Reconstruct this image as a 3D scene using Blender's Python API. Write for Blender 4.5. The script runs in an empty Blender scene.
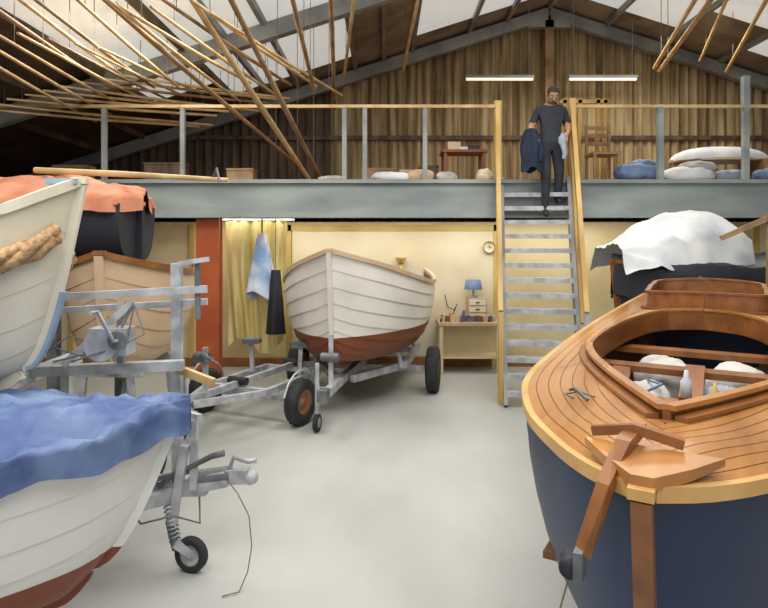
import bpy, math, random
import numpy as np
from mathutils import Vector, Matrix, noise
random.seed(7)
sc=bpy.context.scene
sc.view_settings.view_transform='Standard'
pi=math.pi
def lin(c):
    return tuple(((x/255)/12.92 if x/255<=0.04045 else ((x/255+0.055)/1.055)**2.4) for x in c)
def mat(name,c,c2=None,scale=3,rough=.6,metal=0,stretch=(1,1,1),bump=0,lo=.38,hi=.62,emit=0,below=None,zsplit=0):
    m=bpy.data.materials.new(name); m.use_nodes=True
    nt=m.node_tree; N=nt.nodes; L=nt.links; p=N['Principled BSDF']
    p.inputs['Roughness'].default_value=rough; p.inputs['Metallic'].default_value=metal
    a=lin(c)+(1,); p.inputs['Base Color'].default_value=a
    if emit:
        p.inputs['Emission Color'].default_value=a; p.inputs['Emission Strength'].default_value=emit
    if c2 is None: c2=tuple(x*.85 for x in c)
    tc=N.new('ShaderNodeTexCoord'); mp=N.new('ShaderNodeMapping'); mp.inputs['Scale'].default_value=stretch
    nz=N.new('ShaderNodeTexNoise'); nz.inputs['Scale'].default_value=scale; nz.inputs['Detail'].default_value=5
    cr_=N.new('ShaderNodeValToRGB'); e=cr_.color_ramp.elements
    e[0].position=lo; e[0].color=a; e[1].position=hi; e[1].color=lin(c2)+(1,)
    L.new(tc.outputs['Object'],mp.inputs[0]); L.new(mp.outputs[0],nz.inputs['Vector']); L.new(nz.outputs['Fac'],cr_.inputs[0])
    out=cr_.outputs[0]
    if below:   # boot-top paint line at a fixed height on the hull
        sx=N.new('ShaderNodeSeparateXYZ'); L.new(tc.outputs['Object'],sx.inputs[0])
        gt=N.new('ShaderNodeMath'); gt.operation='LESS_THAN'; gt.inputs[1].default_value=zsplit; L.new(sx.outputs['Z'],gt.inputs[0])
        mx=N.new('ShaderNodeMix'); mx.data_type='RGBA'; L.new(gt.outputs[0],mx.inputs['Factor']); L.new(out,mx.inputs['A']); mx.inputs['B'].default_value=lin(below)+(1,)
        out=mx.outputs['Result']
    L.new(out,p.inputs['Base Color'])
    if bump:
        bp=N.new('ShaderNodeBump'); bp.inputs['Strength'].default_value=bump; bp.inputs['Distance'].default_value=.02
        L.new(nz.outputs['Fac'],bp.inputs['Height']); L.new(bp.outputs[0],p.inputs['Normal'])
    return m
V=Vector
class Bd:
    def __init__(s,name): s.n=name; s.v=[]; s.f=[]; s.mi=[]; s.sm=[]; s.mats=[]
    def m(s,mt):
        if mt not in s.mats: s.mats.append(mt)
        return s.mats.index(mt)
    def add(s,vs,fs,mt,smooth=False):
        o=len(s.v); s.v+= [tuple(x) for x in vs]; k=s.m(mt)
        for f in fs: s.f.append([i+o for i in f]); s.mi.append(k); s.sm.append(smooth)
    def box(s,c,sz,mt,R=None):
        c=V(c); vs=[]
        for x in(-.5,.5):
            for y in(-.5,.5):
                for z in(-.5,.5):
                    p=V((x*sz[0],y*sz[1],z*sz[2]))
                    if R is not None: p=R@p
                    vs.append(c+p)
        s.add(vs,[(0,1,3,2),(4,6,7,5),(0,4,5,1),(2,3,7,6),(0,2,6,4),(1,5,7,3)],mt)
    def frame(s,d,up=(0,0,1)):
        d=V(d).normalized(); u=V(up)
        if abs(d.dot(u))>.98: u=V((0,1,0)) if abs(d.y)<.9 else V((1,0,0))
        x=d.cross(u).normalized(); y=x.cross(d).normalized()
        return x,y
    def beam(s,p,q,w,h,mt,up=(0,0,1),w2=None,h2=None):
        s.sweep([p,q],w,h,mt,up,w2,h2)
    def sweep(s,pts,w,h,mt,up=(0,0,1),w2=None,h2=None,smooth=False):
        pts=[V(p) for p in pts]; n=len(pts); vs=[]
        w2=w if w2 is None else w2; h2=h if h2 is None else h2
        for i,p in enumerate(pts):
            d=pts[min(i+1,n-1)]-pts[max(i-1,0)]
            x,y=s.frame(d,up); t=i/(n-1); a=(w+(w2-w)*t)/2; b=(h+(h2-h)*t)/2
            vs+=[p-x*a-y*b,p+x*a-y*b,p+x*a+y*b,p-x*a+y*b]
        fs=[(0,3,2,1),tuple(4*(n-1)+k for k in range(4))]
        for i in range(n-1):
            for k in range(4):
                a=4*i+k; b=4*i+(k+1)%4
                fs.append((a,b,b+4,a+4))
        s.add(vs,fs,mt,smooth)
    def tube(s,pts,r,mt,n=8,smooth=True):
        pts=[V(p) for p in pts]; m=len(pts); rr=r if isinstance(r,(list,tuple)) else [r]*m
        vs=[];x=None
        for i,p in enumerate(pts):
            d=(pts[min(i+1,m-1)]-pts[max(i-1,0)]).normalized()
            if x is None: x,y=s.frame(d)
            else:
                x=(x-d*x.dot(d)).normalized(); 
            y=d.cross(x)
            for k in range(n):
                a=2*pi*k/n; vs.append(p+(x*math.cos(a)+y*math.sin(a))*rr[i])
        fs=[]
        for i in range(m-1):
            for k in range(n): fs.append((i*n+k,i*n+(k+1)%n,(i+1)*n+(k+1)%n,(i+1)*n+k))
        s.add(vs,fs,mt,smooth)
        s.add(vs[:n],[tuple(range(n))],mt); s.add(vs[-n:],[tuple(range(n))],mt)
    def cyl(s,p,q,r,mt,r2=None,n=14): s.tube([p,q],[r,r if r2 is None else r2],mt,n)
    def lathe(s,c,ax,prof,mt,n=24,smooth=True):
        c=V(c); ax=V(ax).normalized(); x,y=s.frame(ax); vs=[]
        for r,h in prof:
            for k in range(n):
                a=2*pi*k/n; vs.append(c+ax*h+(x*math.cos(a)+y*math.sin(a))*r)
        fs=[]
        for i in range(len(prof)-1):
            for k in range(n): fs.append((i*n+k,i*n+(k+1)%n,(i+1)*n+(k+1)%n,(i+1)*n+k))
        s.add(vs,fs,mt,smooth)
    def ball(s,c,r,mt,R=None,n=14,m=9,fn=None):
        r=(r,r,r) if not isinstance(r,(tuple,list)) else r; vs=[]
        for i in range(m+1):
            t=pi*i/m
            for k in range(n):
                a=2*pi*k/n; p=V((r[0]*math.sin(t)*math.cos(a),r[1]*math.sin(t)*math.sin(a),r[2]*math.cos(t)))
                if fn: p=fn(p)
                if R is not None: p=R@p
                vs.append(V(c)+p)
        fs=[]
        for i in range(m):
            for k in range(n): fs.append((i*n+k,i*n+(k+1)%n,(i+1)*n+(k+1)%n,(i+1)*n+k))
        s.add(vs,fs,mt,True)
    def sack(s,c,r,mt,seed=0,rot=0,base=None):
        # soft stuffed bag: superellipsoid with gentle creases, flattened where it rests
        R=Matrix.Rotation(rot,3,'Z'); vs=[]; n,m=40,22; c=V(c)
        sg=lambda v,e: math.copysign(abs(v)**e,v)
        for i in range(m+1):
            t=pi*i/m
            for k in range(n):
                a=2*pi*k/n; p=V((r[0]*sg(math.sin(t),.75)*sg(math.cos(a),.75),r[1]*sg(math.sin(t),.75)*sg(math.sin(a),.75),r[2]*sg(math.cos(t),.85)))
                d=p.normalized() if p.length>1e-6 else V((0,0,1))
                q=.16*noise.noise(d*1.6+V((seed,0,0)))+.09*(1-2*abs(noise.noise(d*3.2+V((0,seed,0)))))-.05
                p=R@(p*(1+q)); w=c+p
                if base is not None and w.z<base: w.z=base
                vs.append(w)
        fs=[]
        for i in range(m):
            for k in range(n): fs.append((i*n+k,i*n+(k+1)%n,(i+1)*n+(k+1)%n,(i+1)*n+k))
        s.add(vs,fs,mt,True)
    def grid(s,fn,nu,nv,mt,smooth=True):
        vs=[fn(i/nu,j/nv) for i in range(nu+1) for j in range(nv+1)]
        fs=[(i*(nv+1)+j,(i+1)*(nv+1)+j,(i+1)*(nv+1)+j+1,i*(nv+1)+j+1) for i in range(nu) for j in range(nv)]
        s.add(vs,fs,mt,smooth)
    def wheel(s,c,ax,R,w,rub,hub,hubr=.55):
        c=V(c); ax=V(ax).normalized(); h=w/2
        s.lathe(c,ax,[(R*hubr,-h*.8),(R*.75,-h*1.0),(R*.93,-h*.9),(R,-h*.55),(R,h*.55),(R*.93,h*.9),(R*.75,h),(R*hubr,h*.8)],rub,28)
        s.lathe(c,ax,[(0,-h*.35),(R*.18,-h*.6),(R*.22,-h*.3),(R*hubr*.85,-h*.25),(R*hubr,-h*.85),(R*hubr,h*.85),(R*hubr*.85,h*.25),(R*.22,h*.3),(R*.18,h*.6),(0,h*.6)],hub,20)
        x,y=s.frame(ax)
        for k in range(20):
            a=2*pi*k/20; d=x*math.cos(a)+y*math.sin(a)
            s.beam(c+d*(R-.004)-ax*h*.6,c+d*(R-.004)+ax*h*.6,R*.09,R*.05,rub,up=d)
    def build(s,M=None,parent=None):
        me=bpy.data.meshes.new(s.n); me.from_pydata(s.v,[],s.f); 
        for m_ in s.mats: me.materials.append(m_)
        me.polygons.foreach_set('material_index',s.mi); me.polygons.foreach_set('use_smooth',s.sm); me.update()
        o=bpy.data.objects.new(s.n,me); sc.collection.objects.link(o)
        if M is not None: o.matrix_world=M
        if parent: o.parent=parent
        return o
def interp(tab):
    t=np.array(tab,float); x=t[:,0]; y=t[:,1:]; n=len(x); d=np.zeros_like(y)
    for i in range(n):
        a=max(i-1,0); b=min(i+1,n-1); d[i]=(y[b]-y[a])/(x[b]-x[a])
    def f(s):
        s=min(max(s,x[0]),x[-1]); i=min(max(int(np.searchsorted(x,s))-1,0),n-2); h=x[i+1]-x[i]; u=(s-x[i])/h
        return ((2*u**3-3*u*u+1)*y[i]+(u**3-2*u*u+u)*h*d[i]+(-2*u**3+3*u*u)*y[i+1]+(u**3-u*u)*h*d[i+1])
    return f
# hull table row: s(aft of stem), halfbeam, sheer z, keel z, rake, shape
def hull(b,tab,strakes,matfn,inner,gun,stemm,ns=36,lap=.014,gw=.05,gh=.05,stemw=.06,vexp=1.0,transom=None,std=.07):
    f=interp(tab); S=tab[-1][0]; ss=[S*(i/ns)**1.35 for i in range(ns+1)]
    def pt(s,v,side,off=0):
        hb,sh,kl,rk,p=f(s); hb=max(hb,.004)
        def yz(v):
            a=max(v,0)*pi/2; return hb*math.sin(a)**p, kl+(sh-kl)*(1-math.cos(a))
        y,z=yz(v)
        if off:
            y0,z0=yz(max(v-.03,0)); y1,z1=yz(min(v+.03,1)); dy,dz=y1-y0,z1-z0; l=math.hypot(dy,dz) or 1
            y+=off*dz/l; z-=off*dy/l
        return V((s+rk*(1-v)**vexp,side*max(y,0),z))
    for side in(1,-1):
        for k in range(strakes):
            v0,v1=k/strakes,(k+1)/strakes; sub=3
            for j in range(sub):
                a=v0+(v1-v0)*j/sub; c=v0+(v1-v0)*(j+1)/sub
                oa=lap*(1-j/sub); oc=lap*(1-(j+1)/sub)
                vs=[]; 
                for s_ in ss: vs+=[pt(s_,a,side,oa),pt(s_,c,side,oc)]
                b.add(vs,[(2*i,2*i+1,2*i+3,2*i+2) for i in range(ns)],matfn(k),True)
            if k<strakes-1 and lap>0:
                vs=[]
                for s_ in ss: vs+=[pt(s_,v1,side,0),pt(s_,v1,side,lap)]
                b.add(vs,[(2*i,2*i+1,2*i+3,2*i+2) for i in range(ns)],matfn(k+1),False)
        nv=10
        b.add([pt(s_,j/nv,side,-.02) for s_ in ss for j in range(nv+1)],[(i*(nv+1)+j,(i+1)*(nv+1)+j,(i+1)*(nv+1)+j+1,i*(nv+1)+j+1) for i in range(ns) for j in range(nv)],inner,True)
        b.sweep([pt(s_,1,side)+V((0,side*gw*.1,gh*.2)) for s_ in ss],gw,gh,gun)
    tm=transom or matfn(strakes-1)
    nv=12; vs=[]
    for j in range(nv+1): vs+=[pt(S,j/nv,1),pt(S,j/nv,-1)]
    b.add(vs,[(2*j,2*j+1,2*j+3,2*j+2) for j in range(nv)],tm)
    st=[pt(0,1-j/10,1)+V((-.02,0,0)) for j in range(11)]
    for q in st: q.y=0
    b.sweep(st,stemw,std,stemm,up=(1,0,.01))
    b.box(st[0]+V((.01,0,gh*.35)),(std+.03,stemw+.015,gh*.7),gun)
    kp=[pt(s_,0,1) for s_ in ss]
    for q in kp: q.y=0; q.z-=.03
    b.sweep(kp,.06,.07,stemm)
    return f,pt
def cover(b,f,mt,L,drop=.1,ridge=.08,ns=40,nw=26,seed=0,s0=-.04,amp=.02,sc_=1.05,wr=0):
    def g(i,j):
        s_=s0+(L-s0)*i; w=(j*2-1)*1.3; hb,sh=f(max(s_,0))[:2]; hb=max(hb,.02)*sc_+.035
        e=min(1,(s_-s0)/.12+.1)
        q=noise.noise(V((s_*3,w*2,seed)))*amp*2+noise.noise(V((s_*9,w*5,seed+5)))*amp*.8
        if wr: q+=wr*(1-abs(2*abs(noise.noise(V((s_*5+w*2.5,w*1.2-s_,seed+11))))*2-1))
        if abs(w)<=1: return V((s_,hb*w*e,sh+.045+ridge*(1-abs(w)**1.3)*min(1,.3+s_)+q+amp))
        t=(abs(w)-1)/.3; sg=1 if w>0 else -1
        return V((s_,sg*(hb*e+.01+t*.012+.01*math.sin(s_*30+seed)*t+wr*.6*math.sin(s_*22+w*6)*t),sh+.045+amp-drop*t+q*(1-t*.5)+.02*t*math.sin(s_*14+seed)))
    b.grid(g,ns,nw,mt)
    return g
def TM(x,y,deg,z=0,roll=0): return Matrix.Translation((x,y,z))@Matrix.Rotation(math.radians(deg),4,'Z')@Matrix.Rotation(math.radians(roll),4,'X')

# ---------------- materials
m_floor=mat('painted_concrete',(186,187,182),(152,153,146),.8,.5,lo=.28,hi=.74,stretch=(1,.5,1))
m_cream=mat('cream_paint',(226,212,170),(210,192,146),1.2,.7)
m_board=mat('ivory_board',(230,221,194),(218,205,172),1,.6)
m_yel=mat('yellow_paint',(208,184,112),(188,162,92),2,.6)
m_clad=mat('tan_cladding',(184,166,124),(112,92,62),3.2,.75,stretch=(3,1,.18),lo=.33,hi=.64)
m_dark=mat('dark_wood_and_shade',(104,86,68),(68,56,46),2,.8,stretch=(3,1,.4))  # dark wood; on the back wall this brown stands in for shade
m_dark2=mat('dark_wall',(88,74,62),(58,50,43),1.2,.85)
m_steel=mat('grey_steel',(150,153,150),(120,124,124),2,.5)
m_beam=mat('slate_beam_paint',(152,160,156),(122,132,132),1.5,.6,stretch=(.5,1,2))
m_roofl=mat('rooflight_sheet',(214,216,212),(172,178,176),1.2,.6,emit=.62)
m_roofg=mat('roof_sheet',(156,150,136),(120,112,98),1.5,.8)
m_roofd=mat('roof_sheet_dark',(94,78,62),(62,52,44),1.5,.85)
m_galv=mat('galvanised_steel',(186,188,191),(148,151,156),8,.5,.1)
m_galvd=mat('dull_metal',(116,118,120),(86,88,90),8,.5,.2)
m_rub=mat('tyre_rubber',(48,48,50),(34,34,36),6,.8)
m_hub=mat('rusty_hub',(150,96,66),(120,110,104),6,.6)
m_hubw=mat('grey_hub',(196,196,192),(150,150,150),6,.5)
m_pine=mat('pine_timber',(206,172,104),(180,142,78),3,.6,stretch=(1,1,.2))
m_pole=mat('spar_timber',(212,186,138),(182,150,100),3,.6)
m_poled=mat('spar_timber_dark',(160,130,90),(124,96,64),3,.6)
m_red=mat('red_oxide_paint',(178,90,44),(160,74,36),2,.6)
m_skirt=mat('brown_skirting',(160,108,58),(134,88,46),3,.6)
m_white=mat('white_hull_paint',(222,216,206),(202,196,186),1.6,.5,stretch=(.4,1,1),below=(118,62,34),zsplit=.98)
m_white2=mat('white_dinghy_paint',(218,216,210),(196,194,189),1.6,.5,stretch=(.4,1,1),below=(120,58,32),zsplit=.735)
m_varn=mat('varnished_mahogany',(150,96,50),(112,68,36),2.5,.32,stretch=(.35,3,3),lo=.3,hi=.7)
m_deck=mat('varnished_deck_plank',(184,130,72),(144,94,48),2.4,.26,stretch=(.35,3,3),lo=.3,hi=.7)
m_caulk=mat('deck_caulk',(118,76,38),None,3,.5)
m_pinerim=mat('light_ash_rim',(206,164,100),(182,138,78),3,.4)
m_navy=mat('navy_hull_paint',(26,46,80),(18,32,58),1.6,.5,stretch=(.5,1,1))
m_bluehull=mat('blue_hull_paint',(54,84,120),(40,66,98),1.6,.5)
m_tarpb=mat('blue_tarpaulin',(56,76,122),(104,124,156),3.2,.65,bump=.25)
m_salm=mat('salmon_canvas',(208,140,108),(184,110,80),1.8,.75)
m_cream2=mat('cream_hull_paint',(222,216,196),(202,194,170),1.4,.55)
m_pale=mat('pale_blue_trim',(140,162,180),(112,138,158),3,.55)
m_rope=mat('rope',(192,156,114),(152,118,80),30,.9,bump=.8)
m_ropeg=mat('grey_rope',(120,112,100),None,20,.9)
m_tan=mat('tan_hull',(202,176,146),(182,152,120),1.5,.55)
m_cloth=mat('white_cloth',(224,225,223),(196,200,205),2,.8)
m_sailc=mat('grey_sailcloth',(196,192,184),(160,156,150),3,.8)
m_bag=mat('grey_plastic',(162,172,184),(122,134,150),3,.4)
m_black=mat('black_cover',(38,40,50),(26,28,36),2,.6)
m_ycl=mat('yellow_curtain_cloth',(224,210,150),(200,180,110),1.5,.8,stretch=(3,1,.4))
m_bluew=mat('sail_blue',(128,158,200),(224,228,232),2.5,.7)
m_tube=mat('fluorescent_tube',(246,238,214),(246,238,214),1,.4,emit=.8)
m_bluep=mat('blue_plastic',(74,98,138),(104,124,154),3,.6)
m_redp=mat('red_brown_wood',(132,76,52),None,3,.6)
m_inner=mat('bare_interior_wood',(112,76,46),(84,56,34),3,.6)

# ---------------- room
RX,RZ,SL=3.5,7.1,.32
XL,XR,YB,YF=-8.0,9.5,13.0,-3.0
def rz(x): return RZ-SL*abs(x-RX)
b=Bd('floor'); b.box((.75,5,-.05),(17.6,16.2,.1),m_floor); b.build()
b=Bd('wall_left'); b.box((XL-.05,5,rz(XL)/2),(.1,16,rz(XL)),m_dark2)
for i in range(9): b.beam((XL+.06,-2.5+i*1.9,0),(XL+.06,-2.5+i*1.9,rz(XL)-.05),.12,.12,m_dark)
b.build()
b=Bd('wall_right'); b.box((XR+.05,5,rz(XR)/2),(.1,16,rz(XR)),m_clad); b.build()
b=Bd('wall_back'); 
def corr(x0,x1,mt,pitch=.2,dep=.045):
    n=int((x1-x0)/pitch*6); vs=[]
    for i in range(n+1):
        x=x0+(x1-x0)*i/n; y=YB+dep*math.sin(2*pi*x/pitch)
        vs+=[(x,y,0),(x,y,rz(x)+.02)]
    b.add(vs,[(2*i,2*i+2,2*i+3,2*i+1) for i in range(n)],mt,True)
corr(XL,-1.15,m_dark); corr(-1.15,XR,m_clad)  # left stretch darker: its unlit look is put into the colour
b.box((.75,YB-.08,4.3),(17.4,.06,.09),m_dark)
b.build()
b=Bd('ceiling')
xs=[XL,-6,-4.2,-3.0,-1.8,-.6,.6,1.8,RX,4.7,5.9,7.1,8.3,XR]; ys=[YF,0,2,3.5,5,6.2,7.4,8.6,9.8,11,12,YB+.1]
for i in range(len(xs)-1):
    for j in range(len(ys)-1):
        x0,x1,y0,y1=xs[i],xs[i+1],ys[j],ys[j+1]
        lt=(i in(3,4,6,7,8,9,11) and 3<=j<=9) or (i==2 and 5<=j<=8) or (i==5 and j in(6,7)) or (i==10 and j in(5,6,8))
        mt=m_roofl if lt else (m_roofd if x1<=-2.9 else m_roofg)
        b.add([(x0,y0,rz(x0)),(x1,y0,rz(x1)),(x1,y1,rz(x1)),(x0,y1,rz(x0)),(x0,y0,rz(x0)+.06),(x1,y0,rz(x1)+.06),(x1,y1,rz(x1)+.06),(x0,y1,rz(x0)+.06)],[(0,1,2,3),(4,7,6,5),(0,4,5,1),(1,5,6,2),(2,6,7,3),(3,7,4,0)],mt)
b.build()
b=Bd('roof_purlins')
for x in xs[1:-1]+[-5.1,-2.4,0,2.6]:
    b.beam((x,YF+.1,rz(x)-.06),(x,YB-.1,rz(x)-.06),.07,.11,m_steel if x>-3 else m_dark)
b.build()
for y in(5.2,9.0,12.75):
    b=Bd('roof_rafter_frame')
    mt=m_steel
    b.beam((XL+.02,y,rz(XL)-.2),(RX,y,RZ-.2),.16,.24,mt); b.beam((RX,y,RZ-.2),(XR-.02,y,rz(XR)-.2),.16,.24,mt)
    b.box((RX,y,RZ-.35),(.9,.14,.3),mt)
    b.box((XR-.12,y,rz(XR)/2),(.16,.2,rz(XR)-.1),mt); b.box((XL+.12,y,rz(XL)/2),(.16,.2,rz(XL)-.1),mt)
    if y>12: b.beam((RX,y,3),(RX,y,RZ-.3),.18,.14,m_poled)
    b.build()
# mezzanine
YM=8.8; ZM=2.98
b=Bd('mezzanine_floor')
b.box((.75,(YM+YB)/2+.05,ZM-.06),(17.4,YB-YM-.12,.12),m_skirt)
b.box((.75,YM,(2.42+ZM)/2+.005),(17.4,.12,ZM-2.42),m_beam)
b.box((.75,YM-.08,ZM-.03),(17.4,.08,.05),m_beam); b.box((.75,YM-.07,2.445),(17.4,.05,.04),m_beam)
for i in range(16): b.box((-7+i*1.1,YM+1.2,2.76),(.08,2.3,.2),m_pine)
b.build()
YW=10.0
b=Bd('wall_workshop'); b.box((.75,YW+.05,1.2),(17.4,.1,2.4),m_cream)
b.box((.15,YW-.012,1.22),(3.35,.03,2.1),m_board)
b.box((.15,YW-.02,2.3),(3.5,.05,.1),m_yel); b.box((-1.58,YW-.02,1.2),(.08,.05,2.3),m_yel); b.box((1.86,YW-.02,1.2),(.08,.05,2.3),m_yel)
for x in(-5.2,-3.2,4.2,6.2): b.box((x,YW-.02,1.2),(.07,.05,2.3),m_yel)
b.build()
b=Bd('baseboard_back'); b.box((.75,YW-.03,.07),(17.3,.04,.14),m_skirt); b.build()
for x,w in((-2.6,.34),(5.9,.24)):
    b=Bd('steel_column'); b.box((x,8.93,1.21),(w-.04,.16,2.42),m_red); b.box((x,8.85,1.21),(w,.03,2.42),m_red); b.box((x,9.02,1.21),(w,.03,2.42),m_red); b.box((x,8.93,.02),(w+.12,.35,.04),m_red); b.build()
b=Bd('mezzanine_railing')
for x0,x1 in((XL+.05,1.62),(2.75,XR-.05)):
    b.beam((x0,YM,4.06),(x1,YM,4.06),.045,.045,m_pole)
for x in(-6.4,-4.1,-2.95,-.58,-.28,.6): b.beam((x,YM,ZM),(x,YM,4.04),.065,.065,m_steel)
for x in(4.05,5.3,7.2): b.beam((x,YM,ZM),(x,YM,4.04),.08,.08,m_beam)
b.beam((5.3,YM,4.0),(5.3,YM,4.5),.09,.09,m_beam)
b.build()
# stair
SX0,SX1,SY0,SY1=2.0,2.2,7.5,8.78; n=15
b=Bd('staircase'); ang=math.atan2(-(SX1-SX0),SY1-SY0); R=Matrix.Rotation(ang,3,'Z')
ax=R@V((1,0,0))
def sp(t,off=0,z=0): return V((SX0+(SX1-SX0)*t,SY0+(SY1-SY0)*t,ZM*t+z))+ax*off
for i in range(1,n):
    t=(i-.4)/n; p=sp(t); p.z=ZM*i/n
    b.box((p.x,p.y,p.z-.02),(.9,.2,.035),m_galv,R); b.box(p+R@V((0,-.1,-.035)),(.9,.012,.06),m_galv,R)
for o in(-.47,.47):
    b.sweep([sp(0,o,.0),sp(1,o,0)],.05,.2,m_steel)
for o in(-.53,.53):
    b.sweep([sp(.3,o,.12),sp(.5,o,.24),sp(1,o,.45)],.06,.09,m_pine)
    b.sweep([sp(.08,o,.95),sp(1.0,o,1.13)],.06,.08,m_pine)
    b.beam(sp(1,o,-.5),sp(1,o,1.17),.1,.09,m_pine)
    b.beam(sp(.06,o,0)+V((0,0,-.15)),sp(.06,o,1.0),.06,.06,m_pine if o<0 else m_galv)
    b.beam(sp(.5,o,-.1),sp(.5,o,1.05),.05,.05,m_pine)
b.build()
for x in(2.35,4.45):
    b=Bd('fluorescent_strip_light'); b.box((x,12.2,5.42),(1.4,.1,.05),m_steel); b.cyl((x-.68,12.2,5.37),(x+.68,12.2,5.37),.03,m_tube)
    for d in(-.6,.6): b.cyl((x+d,12.2,5.44),(x+d,12.2,rz(x+d)-.02),.008,m_steel,n=6)
    b.build()

# ---------------- spars in the roof
b=Bd('stored_spars')
S=[((-1.35,4.6,4.3),(-1.05,10.2,3.1),.035),((-1.9,5.2,4.55),(-1.3,10.4,3.15),.04),((-2.9,5,4.6),(-1.5,10.3,3.4),.03),
((-.9,4.8,4.75),(-1.0,8.6,4.25),.03),((-.45,4.7,4.9),(-.9,11,4.5),.03),((-.1,5,5.3),(-.7,10.5,4.95),.025),((.5,6,5.3),(.35,11,5.2),.025)]
for k in range(11):
    y0=4.4+.25*(k%4); S.append(((-3.4+.17*k+random.uniform(-.1,.1),y0+.1*k,4.25+.01*k+random.uniform(-.08,.15)),(-4.1+.34*k,9.6+random.uniform(-.8,.6),4.45+random.uniform(-.1,.1)),.024))
for k in range(7):
    S.append(((-3.9+.12*k,4.9+.3*k,3.95+.05*k),(-4.9+.3*k,10.2,4.3+.05*k),.022))
for k in range(9):
    S.append(((-5.6+.22*k,8.1+.05*k,4.28+.06*k+random.uniform(-.05,.05)),(-3.3+.2*k,10.6+random.uniform(-.3,.4),4.12+.07*k+random.uniform(-.05,.05)),.024))
for p,q,r in S:
    p=V(p);q=V(q)
    if p.z>rz(p.x)-.25: p.z=rz(p.x)-.3
    if q.z>rz(q.x)-.25: q.z=rz(q.x)-.3
    b.tube([p,p.lerp(q,.5)+V((0,0,-.02)),q],[r*.7,r,r*.9],random.choice([m_pole,m_pole,m_poled]))
    for t in(.12,.85):
        c=p.lerp(q,t)
        b.cyl(c+V((0,0,-.03)),(c.x,c.y,rz(c.x)-.03),.005,m_ropeg,n=5)
b.build()
b=Bd('stored_spars')
for p,q,r in [((3.7,6.4,5.3),(4.95,11,5.25),.035),((4.0,6.6,5.3),(5.05,11,5.2),.04),((3.9,6.1,5.5),(5.9,11.2,5.45),.03),((4.8,7,5.5),(6.5,11.4,5.3),.035)]:
    p=V(p);q=V(q); b.tube([p,q],[r,r*.8],random.choice([m_pole,m_pine]))
    for t in(.15,.85):
        c=p.lerp(q,t); b.cyl(c,(c.x,c.y,rz(c.x)-.03),.006,m_ropeg,n=5)
b.build()

# ---------------- centre boat
tab=[(0,.01,1.97,.8,.1,.6),(.12,.22,1.9,.72,.09,.58),(.35,.5,1.8,.66,.06,.54),(.8,.8,1.65,.62,.03,.46),(1.4,.98,1.53,.6,0,.4),(2.2,.97,1.5,.6,0,.4),(2.7,.88,1.54,.62,0,.42),(3.1,.74,1.6,.66,0,.46)]
b=Bd('clinker_rowing_boat')
hull(b,tab,9,lambda k:m_white,m_inner,m_tan,m_white,ns=44,lap=.016,gw=.05,gh=.05,stemw=.05)
for s_ in(1.2,2.2): b.box((s_,0,1.3),(.25,1.7,.04),m_varn)
b.build(TM(-.58,6.75,80,0,-1.0))
b=Bd('boat_trailer')
u=V((math.cos(math.radians(80)),math.sin(math.radians(80)),0)); nn=V((-u.y,u.x,0)); O=V((-.58,6.75,0))
def L(s_,w,z): return O+u*s_+nn*w+V((0,0,z))
for sg in(-1,1):
    b.beam(L(.55,sg*.1,.42),L(1.5,sg*.62,.42),.07,.09,m_galv); b.beam(L(1.5,sg*.62,.42),L(2.95,sg*.62,.42),.07,.09,m_galv)
    b.wheel(L(1.75,sg*.97,.31),nn,.31,.18,m_rub,m_hub)
    b.beam(L(1.3,sg*.6,.42),L(1.3,sg*.55,.66),.05,.05,m_galv); b.box(L(1.3,sg*.5,.66),(.3,.12,.07),m_galvd)
    b.beam(L(2.7,sg*.6,.42),L(2.7,sg*.5,.64),.05,.05,m_galv); b.beam(L(1.3,sg*.42,.61),L(2.8,sg*.42,.61),.08,.05,m_skirt)
b.beam(L(1.75,-.9,.32),L(1.75,.9,.32),.07,.07,m_galv); b.beam(L(2.6,-.62,.42),L(2.6,.62,.42),.07,.07,m_galv)
b.beam(L(-.3,0,.44),L(2.6,0,.42),.08,.09,m_galv); b.beam(L(-.06,0,.44),L(-.06,0,1.05),.05,.06,m_galv)
b.cyl(L(-.1,.1,.8),L(-.1,-.1,.8),.05,m_galvd)
b.cyl(L(-.2,.12,.1),L(-.2,.12,.75),.025,m_galv); b.wheel(L(-.2,.12,.1),nn,.1,.06,m_rub,m_hubw)
b.beam(L(-.2,.12,.46),L(-.2,0,.46),.05,.05,m_galv)
b.beam(L(-.45,0,.45),L(-.3,0,.45),.1,.12,m_galvd); b.box(L(1.4,0,.53),(.3,.12,.1),m_rub)
b.build()

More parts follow.
